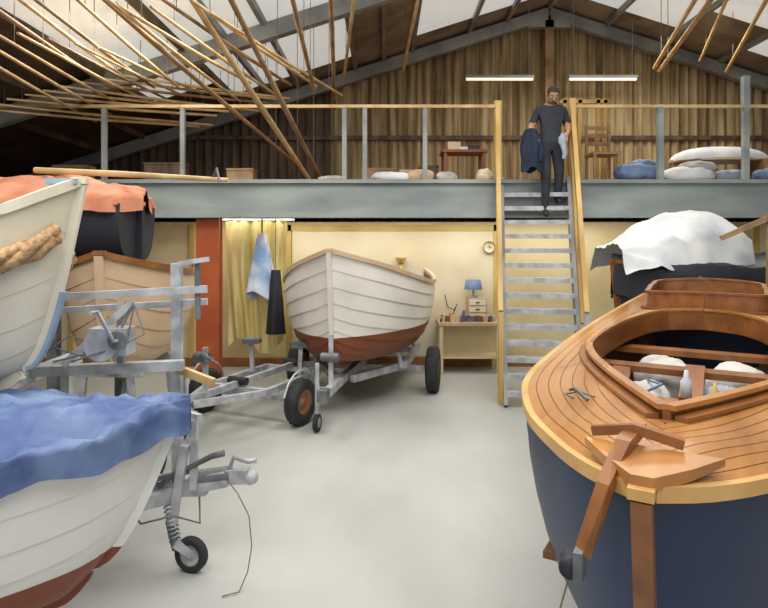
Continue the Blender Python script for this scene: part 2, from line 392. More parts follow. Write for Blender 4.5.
def trailer(name,cx,cy,deg,Ld=1.7,Lb=.9,W=.62,R=.26,z=.36,jockey=True):
    b=Bd(name); u=V((math.cos(math.radians(deg)),math.sin(math.radians(deg)),0)); nn=V((-u.y,u.x,0)); O=V((cx,cy,0))
    L=lambda s_,w,z_: O+u*s_+nn*w+V((0,0,z_))
    for sg in(-1,1):
        b.beam(L(Ld,sg*.05,z+.06),L(.3,sg*W*.8,z+.04),.06,.07,m_galv); b.beam(L(.3,sg*W*.8,z+.04),L(-Lb,sg*W*.8,z+.04),.06,.07,m_galv)
        b.wheel(L(0,sg*(W+.18),R),nn,R,.15,m_rub,m_hub)
        b.tube([L(-.38,sg*(W+.18),R+.05)]+[L(-.36*math.cos(a),sg*(W+.18),R+.36*math.sin(a)) for a in(.3,.8,1.2,1.57,1.95,2.35,2.8)],.012,m_galv,6)
        b.beam(L(-.5,sg*W*.7,z+.05),L(-.5,sg*W*.75,z+.42),.05,.05,m_galv); b.box(L(-.5,sg*W*.72,z+.45),(.22,.16,.06),m_galvd)
    b.beam(L(0,-W-.1,R+.02),L(0,W+.1,R+.02),.06,.06,m_galv)
    for s_ in(.25,-Lb): b.beam(L(s_,-W*.8,z+.04),L(s_,W*.8,z+.04),.06,.06,m_galv); b.cyl(L(s_,-.12,z+.13),L(s_,.12,z+.13),.045,m_rub)
    b.beam(L(Ld+.35,0,z+.1),L(-Lb,0,z+.1),.06,.07,m_galv)
    b.beam(L(Ld+.3,0,z+.12),L(Ld+.5,0,z+.12),.09,.09,m_galvd); b.ball(L(Ld+.54,0,z+.1),.055,m_galvd)
    b.beam(L(Ld-.25,0,z+.1),L(Ld-.25,0,z+.6),.05,.05,m_galv); b.cyl(L(Ld-.2,-.08,z+.5),L(Ld-.2,.08,z+.5),.06,m_galvd); b.tube([L(Ld-.2,.08,z+.5),L(Ld-.2,.14,z+.5),L(Ld-.02,.14,z+.58),L(Ld-.02,.22,z+.58)],.01,m_galv,6)
    if jockey:
        b.cyl(L(Ld+.15,.1,.12),L(Ld+.15,.1,z+.4),.025,m_galv); b.wheel(L(Ld+.15,.1,.1),nn,.1,.05,m_rub,m_hubw); b.beam(L(Ld+.15,.12,z+.12),L(Ld+.15,0,z+.12),.06,.06,m_galvd)
    return b.build()
trailer('empty_boat_trailer',-1.57,7.1,246,Ld=1.05,Lb=.9,W=.5)
# ---------------- tall trailer under the cream boat (left)
b=Bd('high_boat_trailer')
yb=3.9
b.beam((-4.5,yb,.42),(-1.15,yb,.5),.08,.1,m_galv)
for sg in(-1,1):
    b.beam((-3.9,yb+sg*.6,.42),(-2.3,yb+sg*.6,.42),.06,.09,m_galv); b.beam((-2.3,yb+sg*.6,.42),(-1.35,yb+sg*.07,.47),.06,.08,m_galv)
    b.wheel((-3.1,yb+sg*.85,.31),(0,1,0),.31,.18,m_rub,m_hub)
    b.beam((-2.15,yb+sg*.42-.25,.45),(-2.15,yb+sg*.42-.25,1.3),.06,.06,m_galv); b.beam((-3.6,yb+sg*.55,.45),(-3.6,yb+sg*.4-.3,1.3),.06,.06,m_galv)
b.beam((-3.1,yb-.8,.31),(-3.1,yb+.8,.31),.07,.07,m_galv)
b.beam((-2.15,yb-.75,1.28),(-2.15,yb+.3,1.28),.08,.07,m_galv); b.beam((-3.6,yb-.75,1.25),(-3.6,yb+.3,1.25),.08,.06,m_galv)
b.beam((-4.0,3.3,1.29),(-1.25,3.75,1.32),.07,.06,m_galv)
b.beam((-1.34,yb,.48),(-1.34,yb-.02,1.95),.06,.06,m_galv)
b.beam((-1.22,yb-.05,.5),(-1.22,yb-.05,.95),.045,.045,m_galv)
b.beam((-2.2,yb-.25,1.74),(-1.12,yb-.1,1.79),.04,.045,m_galv); b.beam((-2.2,yb-.05,1.64),(-1.15,yb-.0,1.7),.04,.04,m_galv)
b.beam((-1.18,yb-.1,1.6),(-1.18,yb-.1,1.98),.03,.03,m_galvd); b.beam((-1.3,yb-.08,1.95),(-1.1,yb-.15,1.98),.03,.03,m_galv)
b.beam((-1.62,yb-.2,1.32),(-1.62,yb-.2,1.72),.04,.04,m_galv); b.beam((-1.9,yb-.35,1.36),(-1.55,yb-.2,1.72),.04,.04,m_galv)
b.beam((-1.34,yb-.02,1.0),(-1.12,yb-.25,1.02),.035,.035,m_galv); b.beam((-1.34,yb-.05,1.28),(-1.05,yb-.2,1.22),.03,.05,m_pole)
wc=V((-1.62,3.55,1.5))
b.box(wc+V((0,.03,0)),(.22,.14,.16),m_galv); b.cyl(wc+V((0,-.12,0)),wc+V((0,.06,0)),.06,m_rope)
for d in(-.13,-.02): b.lathe(wc+V((0,d,0)),(0,1,0),[(0,0),(.095,0),(.095,.012),(0,.012)],m_galv,20,False)
b.lathe(wc+V((.11,-.16,.03)),(0,1,0),[(0,0),(.055,0),(.055,.02),(0,.02)],m_galvd,16,False)
b.tube([wc+V((.11,-.16,.03)),wc+V((.11,-.2,.03)),wc+V((.02,-.2,.2)),wc+V((.02,-.28,.2))],.012,m_galv,6)
for t in range(4): b.tube([(-2.05+t*.1,3.35,1.42),(-1.95+t*.14,3.45,1.5+.06*math.sin(t*2)),(-1.7+t*.1,3.5,1.4+.05*t),(-1.5,3.6,1.72)],.006,m_galvd,5)
b.beam((-1.6,yb,.44),(-1.02,yb,.56),.09,.1,m_galv); b.cyl((-1.25,yb,.55),(-1.0,yb,.58),.05,m_galvd)
b.beam((-1.02,yb,.57),(-.88,yb,.57),.08,.09,m_galv); b.ball((-.87,yb,.56),(.055,.05,.05),m_galv)
b.tube([(-1.0,yb,.62),(-.98,yb,.69),(-.88,yb,.66),(-.83,yb,.67)],.016,m_galv,6)
b.tube([(-1.45,yb-.05,.52),(-1.3,yb-.07,.62),(-1.1,yb-.07,.72),(-1.02,yb-.07,.74)],[.015,.015,.02,.022],m_galvd,6)
b.beam((-1.34,yb-.1,.3),(-1.26,yb-.1,.8),.05,.05,m_galv); b.cyl((-1.36,yb-.1,.32),(-1.31,yb-.12,.15),.025,m_galvd)
for k in range(9):
    t=k/9; b.lathe((-1.36+.04*t,yb-.1,.42-.24*t),(.2,0,-1),[(.03,0),(.04,.006),(.03,.012)],m_galv,12)
b.beam((-1.31,yb-.14,.2),(-1.22,yb-.1,.11),.03,.05,m_galv); b.wheel((-1.22,yb-.1,.11),(.25,1,0),.11,.06,m_rub,m_hubw,.6)
b.tube([(-1.7,yb-.1,.5),(-1.5,yb-.2,.35),(-1.3,yb-.2,.4),(-1.15,yb-.15,.33),(-1.2,yb,.46)],.007,m_galvd,5)
b.beam((-1.75,yb-.06,.5),(-1.25,yb-.06,.62),.03,.03,m_galvd)
b.tube([(-1.0,yb-.05,.55),(-.93,yb-.1,.5),(-.85,yb-.12,.36),(-.82,yb-.18,.2),(-.83,yb-.25,.08),(-.86,yb-.34,.012),(-.95,yb-.38,.01)],.004,m_ropeg,6)
b.build()
tab=[(0,.01,2.4,1.42,.3,.7),(.1,.14,2.33,1.38,.26,.7),(.3,.31,2.22,1.36,.16,.66),(.8,.58,2.13,1.35,.05,.6),(1.6,.8,2.12,1.35,0,.56),(2.6,.75,2.14,1.35,0,.56),(3.2,.6,2.2,1.4,0,.6)]
b=Bd('cream_dinghy')
f,pt=hull(b,tab,6,lambda k:m_cream2,m_cream2,m_cream2,m_cream2,ns=34,lap=.006,gw=.045,gh=.05,stemw=.035,std=.045)
b.box((.07,0,2.41),(.16,.12,.03),m_pale)
q=[pt(0,v/10,1)+V((-.045,0,0)) for v in(6,5,4,3,2,1,0)]
for p_ in q: p_.y=0
b.sweep(q,.05,.02,m_pale,up=(1,0,.01))
b.build(TM(-1.64,3.22,186))
b=Bd('rope_fender')
P=[pt(.03+1.5*i/24,.86-.1*(i/24),1,.055)+V((0,0,-.04-.02*math.sin(i))) for i in range(25)]
for off in range(3):
    b.tube([p+V((0,.035*math.sin(i*1.1+off*2.1),.035*math.cos(i*1.1+off*2.1))) for i,p in enumerate(P)],.034,m_rope,8)
P=[pt(.02+.5*i/12,.8,-1,.05) for i in range(13)]
for off in range(3): b.tube([p+V((0,.03*math.sin(i*1.1+off*2.1),.03*math.cos(i*1.1+off*2.1)-.08)) for i,p in enumerate(P)],.03,m_rope,8)
b.build(TM(-1.64,3.22,186))

b=Bd('boat_rack')
for x in(-2.75,-4.8):
    for y in(5.0,6.25): b.beam((x,y,0),(x,y,1.86),.08,.08,m_galvd)
    b.beam((x,4.95,1.83),(x,6.3,1.83),.08,.08,m_galvd)
b.build()
b=Bd('covered_navy_boat')
tab=[(0,.42,2.42,1.9,0,.5),(.5,.55,2.38,1.88,0,.5),(1.4,.7,2.36,1.87,0,.5),(2.6,.6,2.4,1.87,0,.5),(3.4,.3,2.5,1.9,0,.55),(3.8,.02,2.58,2.0,.0,.6)]
f,pt=hull(b,tab,6,lambda k:m_black,m_inner,m_salm,m_black,ns=30,lap=.0)
b.add([pt(0,j/10,s_) for j in range(11) for s_ in (1,-1)],[(2*j,2*j+1,2*j+3,2*j+2) for j in range(10)],m_black)
cover(b,f,m_salm,3.7,drop=.14,ridge=.24,seed=4,amp=.03,s0=-.08,wr=.03,ns=60,nw=36)
b.build(TM(-2.3,5.6,180))
b=Bd('wooden_mast'); b.tube([(-3.2,5.5,2.74),(-2.4,5.45,2.7),(-1.35,5.2,2.62)],[.028,.028,.018],m_pole); b.tube([(-1.5,5.24,2.63),(-1.45,5.2,2.72),(-1.42,5.18,2.6)],.012,m_galvd); b.build()
b=Bd('tan_clinker_dinghy')
tab=[(0,.01,1.98,1.2,.16,.7),(.12,.2,1.92,1.1,.14,.7),(.35,.4,1.86,1.0,.08,.68),(.8,.53,1.8,.97,0,.64),(1.2,.53,1.8,.97,0,.62),(1.6,.45,1.84,1.02,0,.64)]
hull(b,tab,7,lambda k:m_tan,m_inner,m_varn,m_tan,ns=26,lap=.01,gw=.045)
b.build(TM(-2.25,4.75,98))
b=Bd('launching_trolley')
for sx in(-.38,.38): b.wheel((-2.4+sx,5.3,.2),(1,0,0),.2,.1,m_rub,m_hubw); b.beam((-2.4+sx*.7,4.7,.3),(-2.4+sx*.7,6.2,.3),.05,.05,m_galv); b.beam((-2.4+sx*.7,5.2,.3),(-2.4+sx*.5,5.2,1.0),.05,.05,m_galv); b.beam((-2.4+sx*.7,6.1,.3),(-2.4+sx*.5,6.1,.98),.05,.05,m_galv)
b.beam((-2.78,5.3,.22),(-2.02,5.3,.22),.05,.05,m_galv); b.beam((-2.35,4.4,.32),(-2.4,6.2,.3),.06,.06,m_galv); b.beam((-2.65,5.2,.94),(-2.1,5.2,.94),.06,.05,m_galv); b.beam((-2.7,6.1,.92),(-2.15,6.1,.92),.06,.05,m_galv)
b.beam((-2.7,4.8,.3),(-2.1,4.8,.3),.05,.05,m_galv)
b.build()
# foreground blue-covered boat
tab=[(0,.01,1.27,.66,.36,.72),(.08,.1,1.26,.6,.33,.7),(.25,.26,1.235,.56,.22,.66),(.6,.48,1.21,.54,.07,.6),(1.2,.72,1.2,.53,0,.56),(2.2,.8,1.2,.53,0,.56),(3.2,.65,1.25,.56,0,.6)]
b=Bd('covered_white_dinghy')
f,pt=hull(b,tab,7,lambda k:m_white2,m_inner,m_white2,m_white2,ns=40,lap=.01,stemw=.03,std=.04)
cover(b,f,m_tarpb,3.2,drop=.13,ridge=.1,seed=2,amp=.02,sc_=1.03,ns=110,nw=56,s0=-.09,wr=.03)
b.build(TM(-.97,2.72,189))
b=Bd('timber_cradle')
for x in(-1.75,-3.2):
    b.box((x,2.5,.28),(.12,1.0,.12),m_poled); b.box((x,2.5,.4),(.1,.25,.16),m_poled)
    for sg in(-1,1): b.box((x,2.5+sg*.42,.11),(.12,.12,.22),m_poled); b.beam((x,2.5+sg*.42,.3),(x,2.5+sg*.38,.6),.08,.08,m_poled)
b.build()

# ---------------- big varnished boat on the right
DEG=60; AX,AY=.73,1.69; LEN=5.9
tab=[(0,.02,1.385,.7,.22,.75),(.1,.14,1.375,.62,.2,.72),(.3,.29,1.36,.54,.15,.68),(.8,.55,1.32,.45,.06,.6),(1.5,.77,1.29,.4,0,.54),(2.5,.88,1.27,.38,0,.5),(3.6,.88,1.3,.4,0,.5),(4.8,.8,1.36,.44,0,.52),(5.9,.66,1.44,.52,0,.56)]
b=Bd('varnished_sailing_boat')
f,pt=hull(b,tab,10,lambda k:(m_navy if k>=3 else m_bluehull),m_inner,m_pinerim,m_varn,ns=56,lap=.003,gw=.04,gh=.045,stemw=.055)
ct=interp([(.72,.0),(1.1,.16),(1.6,.36),(2.1,.53),(2.6,.64),(3.3,.62),(3.9,.5),(4.25,.3),(4.35,.0)])
at=interp([(4.6,.0),(4.66,.42),(4.9,.5),(5.3,.5),(5.6,.42),(5.68,0)])
def cc(s_):
    if .72<=s_<=4.35: return max(float(ct(s_)[0]),0)
    if 4.6<=s_<=5.68: return max(float(at(s_)[0]),0)
    return 0
def dz(s_,w):
    hb,sh=f(s_)[:2]; return sh+.03+.05*min(1,s_/.5+.1)*(1-min(1,abs(w)/max(hb,.02))**2)
SS=[LEN*i/150 for i in range(151)]
pw=.062
for sg in(1,-1):
    for k in range(15):
        prev=None
        for s_ in SS:
            hb=max(f(s_)[0],.02)+.005; c=cc(s_); w1=max(c,hb-k*pw,0); w0=max(c,hb-(k+1)*pw+.004,0)
            cur=(V((s_,sg*w1,dz(s_,w1))),V((s_,sg*w0,dz(s_,w0))),w1-w0)
            if prev and (cur[2]>.001 or prev[2]>.001): b.add([prev[0],prev[1],cur[1],cur[0]],[(0,1,2,3)],m_deck)
            prev=cur
    vs=[]
    for s_ in SS:
        hb=max(f(s_)[0],.02); c=cc(s_)
        vs+=[(s_,sg*hb,dz(s_,hb)-.004),(s_,sg*(hb+c)/2,dz(s_,(hb+c)/2)-.004),(s_,sg*c,dz(s_,c)-.004)]
    b.add(vs,[(3*i+j,3*i+3+j,3*i+4+j,3*i+1+j) for i in range(150) for j in(0,1)],m_caulk)
    for s0,s1,hh in((.72,4.35,.05),(4.6,5.68,.17)):
        P=[];m_=50
        for i in range(m_+1):
            s_=s0+(s1-s0)*(.5-.5*math.cos(pi*i/m_)); c=cc(s_); P.append((V((s_,sg*c,dz(s_,c)))))
        b.sweep([p+V((0,0,hh/2-.06)) for p in P],.025,hh+.14,m_varn)
        b.sweep([p+V((0,sg*.01,hh)) for p in P],.045,.02,m_deck if s0<4 else m_varn)
        b.sweep([p+V((0,sg*.05,.01)) for p in P],.05,.018,m_varn)
# breasthook closing the stem head
tv=[(-.03,-.03),(-.03,.03),(.08,.12),(.2,.2),(.2,-.2),(.08,-.12)]
b.add([(x,y,1.405+.03*min(1,max(0,x)/.2)) for x,y in tv]+[(x,y,1.445+.012*min(1,max(0,x)/.2)) for x,y in tv],[tuple(range(5,-1,-1)),tuple(range(6,12))]+[(i,(i+1)%6,(i+1)%6+6,i+6) for i in range(6)],m_deck)
b.box((2.5,0,.72),(3.4,1.0,.03),m_inner)
for s_ in(1.9,2.9,3.7):
    c=cc(s_)+.18; b.box((s_,0,1.17),(.16,2*c,.045),m_varn)
b.box((1.35,0,1.22),(.08,.6,.09),m_varn)
b.sweep([(1.9,-.02,1.2),(2.9,0,1.2)],.12,.05,m_varn)
b.sweep([(2.9,-.48,1.16),(1.9,-.38,1.15)],.12,.05,m_varn); b.sweep([(2.9,.48,1.16),(1.9,.38,1.15)],.12,.05,m_varn)
for i in range(11):
    s_=1.0+i*.3
    for sg in(1,-1): b.sweep([pt(s_,v/6,sg,-.035) for v in range(1,7)],.03,.025,m_deck)
b.sweep([(.3,.05,1.485),(.12,.07,1.475),(-.01,.1,1.39),(-.08,.15,1.21)],.05,.035,m_varn,up=(0,0,1),w2=.035)
b.sweep([(.22,-.09,1.475),(.21,.05,1.505),(.22,.18,1.475)],.035,.03,m_varn,w2=.02)
b.lathe((-.09,.18,1.18),(1,.2,0),[(0,-.025),(.032,-.025),(.024,0),(.032,.025),(0,.025)],m_black,18)
b.box((-.09,.155,1.19),(.06,.025,.08),m_galvd)
b.tube([(-.09,.18,1.16),(-.1,.22,1.0),(-.07,.22,.7),(-.1,.2,.4)],.003,m_ropeg,5)
b.tube([(.95,.34,1.385),(.98,.38,1.405),(1.05,.42,1.405),(1.1,.45,1.385)],.008,m_galvd,6); b.tube([(1.0,.32,1.39),(1.05,.4,1.395),(1.0,.45,1.385),(.93,.4,1.39)],.005,m_galvd,6)
b.build(TM(AX,AY,DEG))
Mr=TM(AX,AY,DEG)
b=Bd('stuffed_plastic_sacks')
for i,(s_,w,rx,ry,h,ro) in enumerate([(2.35,.26,.36,.17,.19,.1),(2.38,-.2,.38,.2,.2,-.2),(3.28,.22,.3,.2,.2,.4),(1.6,-.05,.2,.17,.15,.3),(3.28,-.26,.3,.2,.2,-.3)]):
    b.sack((s_,w,.98 if s_>2 else .92),(rx,ry,h),m_bag if i%2 else m_sailc,seed=i*3.7,rot=ro,base=.737)
    b.sack((s_+.05,w,.84),(rx*.8,ry*.9,.12),m_bag,seed=i*1.7,rot=-ro,base=.737)
b.tube([(1.4,.2,1.0),(1.6,.2,1.07),(1.8,.25,1.22),(2.1,.14,1.24),(2.4,.25,1.19)],.008,m_bluep,6)
b.build(Mr)
b=Bd('glue_bottle'); b.lathe((1.9,.0,1.225),(0,0,1),[(0,0),(.03,0),(.03,.09),(.013,.11),(.01,.15),(0,.15)],m_cloth); b.build(Mr)
b=Bd('glue_bottle'); b.lathe((1.9,-.14,1.193),(0,0,1),[(0,0),(.025,0),(.025,.08),(.01,.1),(.008,.13),(0,.13)],m_pine); b.build(Mr)
b=Bd('folded_canvas'); b.sack((5.15,0,1.42),(.36,.34,.13),m_poled,seed=9); b.build(Mr)
b=Bd('boat_cradle')
for s_ in(1.0,3.8):
    b.box((s_,0,.17),(.2,1.1,.12),m_poled); b.box((s_,0,.28),(.16,.3,.1),m_poled)
    for sg in(1,-1): b.box((s_,sg*.45,.055),(.2,.2,.11),m_poled); b.beam((s_,sg*.42,.2),(s_,sg*(.3 if s_<2 else .5),.5),.08,.08,m_poled)
b.build(Mr)

# ---------------- white-tarp boat behind the stairs on right
b=Bd('tarpaulin_covered_boat')
tab=[(0,.01,1.82,.7,.2,.7),(.3,.4,1.76,.6,.12,.6),(.9,.6,1.72,.55,0,.5),(1.8,.65,1.7,.55,0,.5),(2.6,.5,1.75,.6,0,.56)]
f,pt=hull(b,tab,6,lambda k:m_black,m_inner,m_varn,m_varn,ns=26,lap=.01)
cover(b,f,m_black,2.6,drop=.5,ridge=.12,seed=8,amp=.02)
def tp(i,j):
    x=-.1+1.75*i; w=(j*2-1)
    rid=.04+.48*max(0,math.sin(min(1,max(0,(x+.1)/1.3))*pi/2))*(1 if x<1.25 else max(0,1-((x-1.25)/.5)**2*.7))
    q=noise.noise(V((x*2.4,w*2,2)))*.05+noise.noise(V((x*6,w*5,6)))*.018+.03*(1-abs(noise.noise(V((x*3+w*3,w-x,4))))*4)
    hang=.28+.16*noise.noise(V((x*1.5,w,9)))+.12*x/1.6
    hb=.22+.28*min(1,max(0,x+.3)/.9); a=abs(w)
    if a<.5: return V((x,hb*w*2,1.96+rid*(1-a*a*2.2)+q))
    t=(a-.5)*2; return V((x,(1 if w>0 else -1)*(hb+.12*t+.035*math.sin(x*11+w)*t),1.96+rid*.45-t*(hang+rid*.4)+q))
b.grid(tp,90,60,m_cloth)
b.build(TM(2.98,7.75,14))
b=Bd('boat_stands')
for x,y in((3.55,7.9),(5.0,8.25)):
    b.box((x,y,.27),(.15,.5,.5),m_poled); b.box((x,y,.03),(.5,.6,.06),m_poled)
b.build()
b=Bd('wooden_boom'); b.beam((4.1,7.3,2.12),(4.62,7.15,2.38),.07,.06,m_poled); b.beam((4.6,7.15,2.42),(4.62,7.2,1.6),.05,.05,m_poled); b.box((4.6,7.15,2.38),(.1,.1,.08),m_poled); b.beam((4.62,7.2,0),(4.62,7.2,1.62),.05,.05,m_poled); b.build()

# ---------------- things under the mezzanine
b=Bd('yellow_curtain')
def cu(i,j):
    x=-2.42+.85*i; z=2.4-1.95*j
    return V((x+.1*(1-j)*(i-.5),9.35+.035*math.sin(i*34+1.5*math.sin(j*4))+.06*noise.noise(V((i*6,j*2,0))),z+.12*math.sin(i*7)*j))
b.grid(cu,70,16,m_ycl); b.cyl((-2.55,9.35,2.41),(-1.4,9.35,2.41),.02,m_galv); b.build()
b=Bd('hanging_sail_bag'); b.grid(lambda i,j:V((-1.85+(.06+.16*j)*math.cos(i*2*pi)*(1+.15*math.sin(i*25)),9.1+(.05+.1*j)*math.sin(i*2*pi),2.2-.95*j+.08*math.sin(i*12)*j)),40,10,m_bluew); b.cyl((-1.85,9.1,2.42),(-1.85,9.1,2.15),.012,m_ropeg); b.build()
b=Bd('hanging_overalls'); b.grid(lambda i,j:V((-1.62+(.07+.08*j)*math.cos(i*2*pi),8.98+(.05+.06*j)*math.sin(i*2*pi)*(1+.2*math.sin(i*20)),1.65-.95*j)),30,8,m_black); b.cyl((-1.62,8.98,2.42),(-1.62,8.98,1.6),.006,m_ropeg); b.build()
b=Bd('wall_clock'); b.lathe((1.74,9.96,1.98),(0,-1,0),[(0,.02),(.085,.02),(.1,.03),(.105,0),(0,0)],m_board); b.lathe((1.74,9.95,1.98),(0,-1,0),[(.088,.012),(.088,.03),(.1,.03),(.1,.0)],m_poled); b.box((1.74,9.925,2.01),(.008,.004,.06),m_black); b.box((1.76,9.925,1.98),(.045,.004,.008),m_black); b.build()
b=Bd('wall_lamp'); b.lathe((.28,9.86,1.6),(0,0,1),[(.0,0),(.06,.0),(.03,.05),(.03,.1),(.05,.14),(.09,.2),(.09,.22),(0,.2)],m_yel); b.lathe((.28,9.86,1.7),(0,0,1),[(.032,0),(.045,.02),(.032,.05)],m_red); b.box((.28,9.93,1.7),(.04,.12,.04),m_yel); b.build()
b=Bd('workbench')
b.box((1.35,9.65,.78),(1.0,.5,.05),m_tan)
for x in(.9,1.8):
    for y in(9.45,9.85): b.box((x,y,.38),(.06,.06,.76),m_cream)
b.box((1.35,9.65,.25),(.95,.45,.03),m_cream); b.box((1.35,9.83,.5),(.9,.03,.5),m_cream)
b.build()
b=Bd('drawer_unit'); b.box((1.5,9.75,.99),(.3,.25,.36),m_tan)
for i in range(3): b.box((1.5,9.615,.88+i*.11),(.26,.015,.09),m_board); b.box((1.5,9.6,.88+i*.11),(.06,.015,.015),m_black)
b.build()
b=Bd('desk_lamp'); b.lathe((1.45,9.75,1.17),(0,0,1),[(0,0),(.08,0),(.08,.02),(.015,.03),(.015,.15),(.02,.16)],m_galv); b.lathe((1.45,9.75,1.3),(0,0,1),[(.15,0),(.12,.15),(.0,.155)],m_bluep); b.build()
b=Bd('bench_tools')
for i in range(12):
    x=.9+i*.075; yy=9.47+.05*(i%2); b.cyl((x,yy,.81),(x+random.uniform(-.06,.06),yy+.02,.85+.16*random.random()),.018,random.choice([m_redp,m_black,m_pine,m_galvd,m_bluep]),n=8); b.box((x+.03,yy+.02,.85),(.06,.05,.09),random.choice([m_redp,m_tan,m_tan,m_galvd]))
b.tube([(1.0,9.9,1.2),(1.05,9.9,1.0),(1.15,9.88,.95),(1.2,9.85,1.05),(1.1,9.8,.83)],.008,m_black,6)
b.build()

# ---------------- things on the mezzanine
b=Bd('storage_boxes')
for x,y,w,h,mt in((-.1,9.6,.5,.24,m_poled),(.4,9.5,.3,.2,m_tan),(.72,9.75,.3,.3,m_dark),(-2.2,9.3,.4,.2,m_poled),(-3.4,9.4,.6,.3,m_dark),(-4.8,9.3,.5,.25,m_poled)):
    b.box((x,y,ZM+h/2),(w,.3,h),mt); b.box((x,y,ZM+h),(w+.02,.32,.03),mt)
b.build()
b=Bd('sail_bags')
for x,r,h,mt in((-.8,.2,.05,m_sailc),(.1,.3,.08,m_cloth),(.55,.2,.1,m_tan),(.95,.16,.08,m_sailc)): b.sack((x,9.08,ZM+h*.85),(r,.12,h),mt,seed=x*7,base=ZM+.002)
b.build()
b=Bd('kit_bag'); b.sack((1.52,9.1,ZM+.09),(.12,.12,.11),m_board,seed=2.2,base=ZM+.002); b.build()
b=Bd('wooden_table')
b.box((1.25,9.5,ZM+.5),(.7,.5,.04),m_redp)
for x in(.95,1.55):
    for y in(9.3,9.7): b.beam((x,y,ZM),(x,y,ZM+.49),.045,.045,m_redp)
b.box((1.1,9.5,ZM+.59),(.2,.2,.14),m_tan); b.box((1.4,9.5,ZM+.56),(.2,.2,.09),m_black); b.box((1.25,9.45,ZM+.55),(.12,.15,.06),m_cloth); b.build()
b=Bd('wooden_chair'); x=3.4;y=9.35; mt=m_poled
for dx in(-.18,.18): b.beam((x+dx,y-.18,ZM),(x+dx,y-.18,ZM+.45),.04,.04,mt); b.beam((x+dx,y+.18,ZM),(x+dx,y+.2,ZM+.95),.04,.04,mt)
b.box((x,y,ZM+.45),(.42,.42,.04),mt)
for z in(.65,.78,.9): b.box((x,y+.2,ZM+z),(.36,.025,.06),mt)
b.build()
b=Bd('timber_posts')
for x in(2.95,3.2,3.5,3.62): b.beam((x,9.9,ZM),(x+.03,9.9,ZM+1.45),.06,.06,m_pine)
b.beam((2.9,9.9,ZM+1.4),(3.7,9.9,ZM+1.4),.06,.06,m_pine); b.build()
b=Bd('blue_tarp_bundle'); b.sack((3.85,9.15,ZM+.13),(.34,.18,.15),m_bluep,seed=1,base=ZM+.002); b.sack((3.95,9.2,ZM+.25),(.2,.14,.1),m_bluep,seed=4); b.build()
b=Bd('white_sail_bundle'); b.sack((4.65,9.2,ZM+.11),(.4,.18,.13),m_cloth,seed=5.5,base=ZM+.002); b.sack((4.8,9.22,ZM+.24),(.28,.15,.09),m_sailc,seed=2.5); b.sack((5.3,9.18,ZM+.09),(.26,.16,.1),m_bag,seed=6,base=ZM+.002); b.build()
b=Bd('upturned_white_dinghy')
def ud(i,j):
    s_=i*2-1; a=pi*j; r=(1-abs(s_)**2.5)**.5 if abs(s_)<1 else 0
    return V((5.55+.8*s_,9.95+.42*r*math.cos(a),ZM+.42+.24*r*math.sin(a)))
b.grid(ud,28,12,m_cloth); b.sweep([(5.55+.8*(i/14-1),9.53+.42*(abs(i/14-1)**2.5),ZM+.42) for i in range(29)],.04,.04,m_tan)
for x in(5.0,6.1): b.box((x,9.95,ZM+.21),(.08,.8,.42),m_poled)
b.build()
b=Bd('rolled_blue_tarp'); b.sack((5.95,9.15,ZM+.1),(.32,.15,.12),m_bluep,seed=12,base=ZM+.002); b.build()

# ---------------- man on the stairs
m_shirt=mat('dark_tshirt',(36,40,48),(50,54,62),5,.85); m_trou=mat('dark_trousers',(46,50,60),(34,36,44),5,.85)
m_skin=mat('skin',(190,146,120),(176,130,106),6,.6); m_hair=mat('dark_hair',(60,48,40),None,20,.8); m_shoe=mat('shoe_leather',(40,34,30),None,5,.6); m_jkt=mat('dark_jacket',(30,42,66),(22,30,48),4,.85)
man=bpy.data.objects.new('man',None); sc.collection.objects.link(man)
J={'pel':((0,0,.93),.14),'sp':((0,-.005,1.12),.13),'ch':((0,-.02,1.31),.155),'nk':((0,-.05,1.47),.062),'hd':((0,-.095,1.54),.06),
'hl':((.09,0,.86),.105),'kl':((.11,-.07,.48),.075),'al':((.1,.02,.09),.05),'tl':((.11,-.13,.045),.04),
'hr':((-.09,0,.86),.105),'kr':((-.1,-.14,.43),.075),'ar':((-.1,-.08,-.09),.05),'tr':((-.11,-.22,-.15),.04),
'sl':((.18,-.02,1.4),.075),'el':((.26,.02,1.13),.052),'wl':((.16,-.19,.99),.034),
'sr':((-.18,-.02,1.4),.075),'er':((-.28,.03,1.14),.052),'wr':((-.27,-.18,1.0),.034)}
E=[('pel','sp'),('sp','ch'),('ch','nk'),('nk','hd'),('pel','hl'),('hl','kl'),('kl','al'),('al','tl'),('pel','hr'),('hr','kr'),('kr','ar'),('ar','tr'),('ch','sl'),('sl','el'),('el','wl'),('ch','sr'),('sr','er'),('er','wr')]
keys=list(J); me=bpy.data.meshes.new('body_skel'); me.from_pydata([J[k][0] for k in keys],[(keys.index(a),keys.index(c)) for a,c in E],[])
o=bpy.data.objects.new('body_skel',me); sc.collection.objects.link(o)
md=o.modifiers.new('s','SKIN')
for i,k in enumerate(keys):
    sv=me.skin_vertices[0].data[i]; r=J[k][1]; sv.radius=(r,r*(.72 if k in('pel','sp','ch') else 1)); sv.use_root=(i==0)
md.use_smooth_shade=True
o.modifiers.new('ss','SUBSURF').levels=2
dg=bpy.context.evaluated_depsgraph_get(); me2=bpy.data.meshes.new_from_object(o.evaluated_get(dg)); bpy.data.objects.remove(o)
body=bpy.data.objects.new('body',me2); sc.collection.objects.link(body)
me2.materials.clear()
for m_ in(m_shirt,m_trou,m_skin,m_shoe): me2.materials.append(m_)
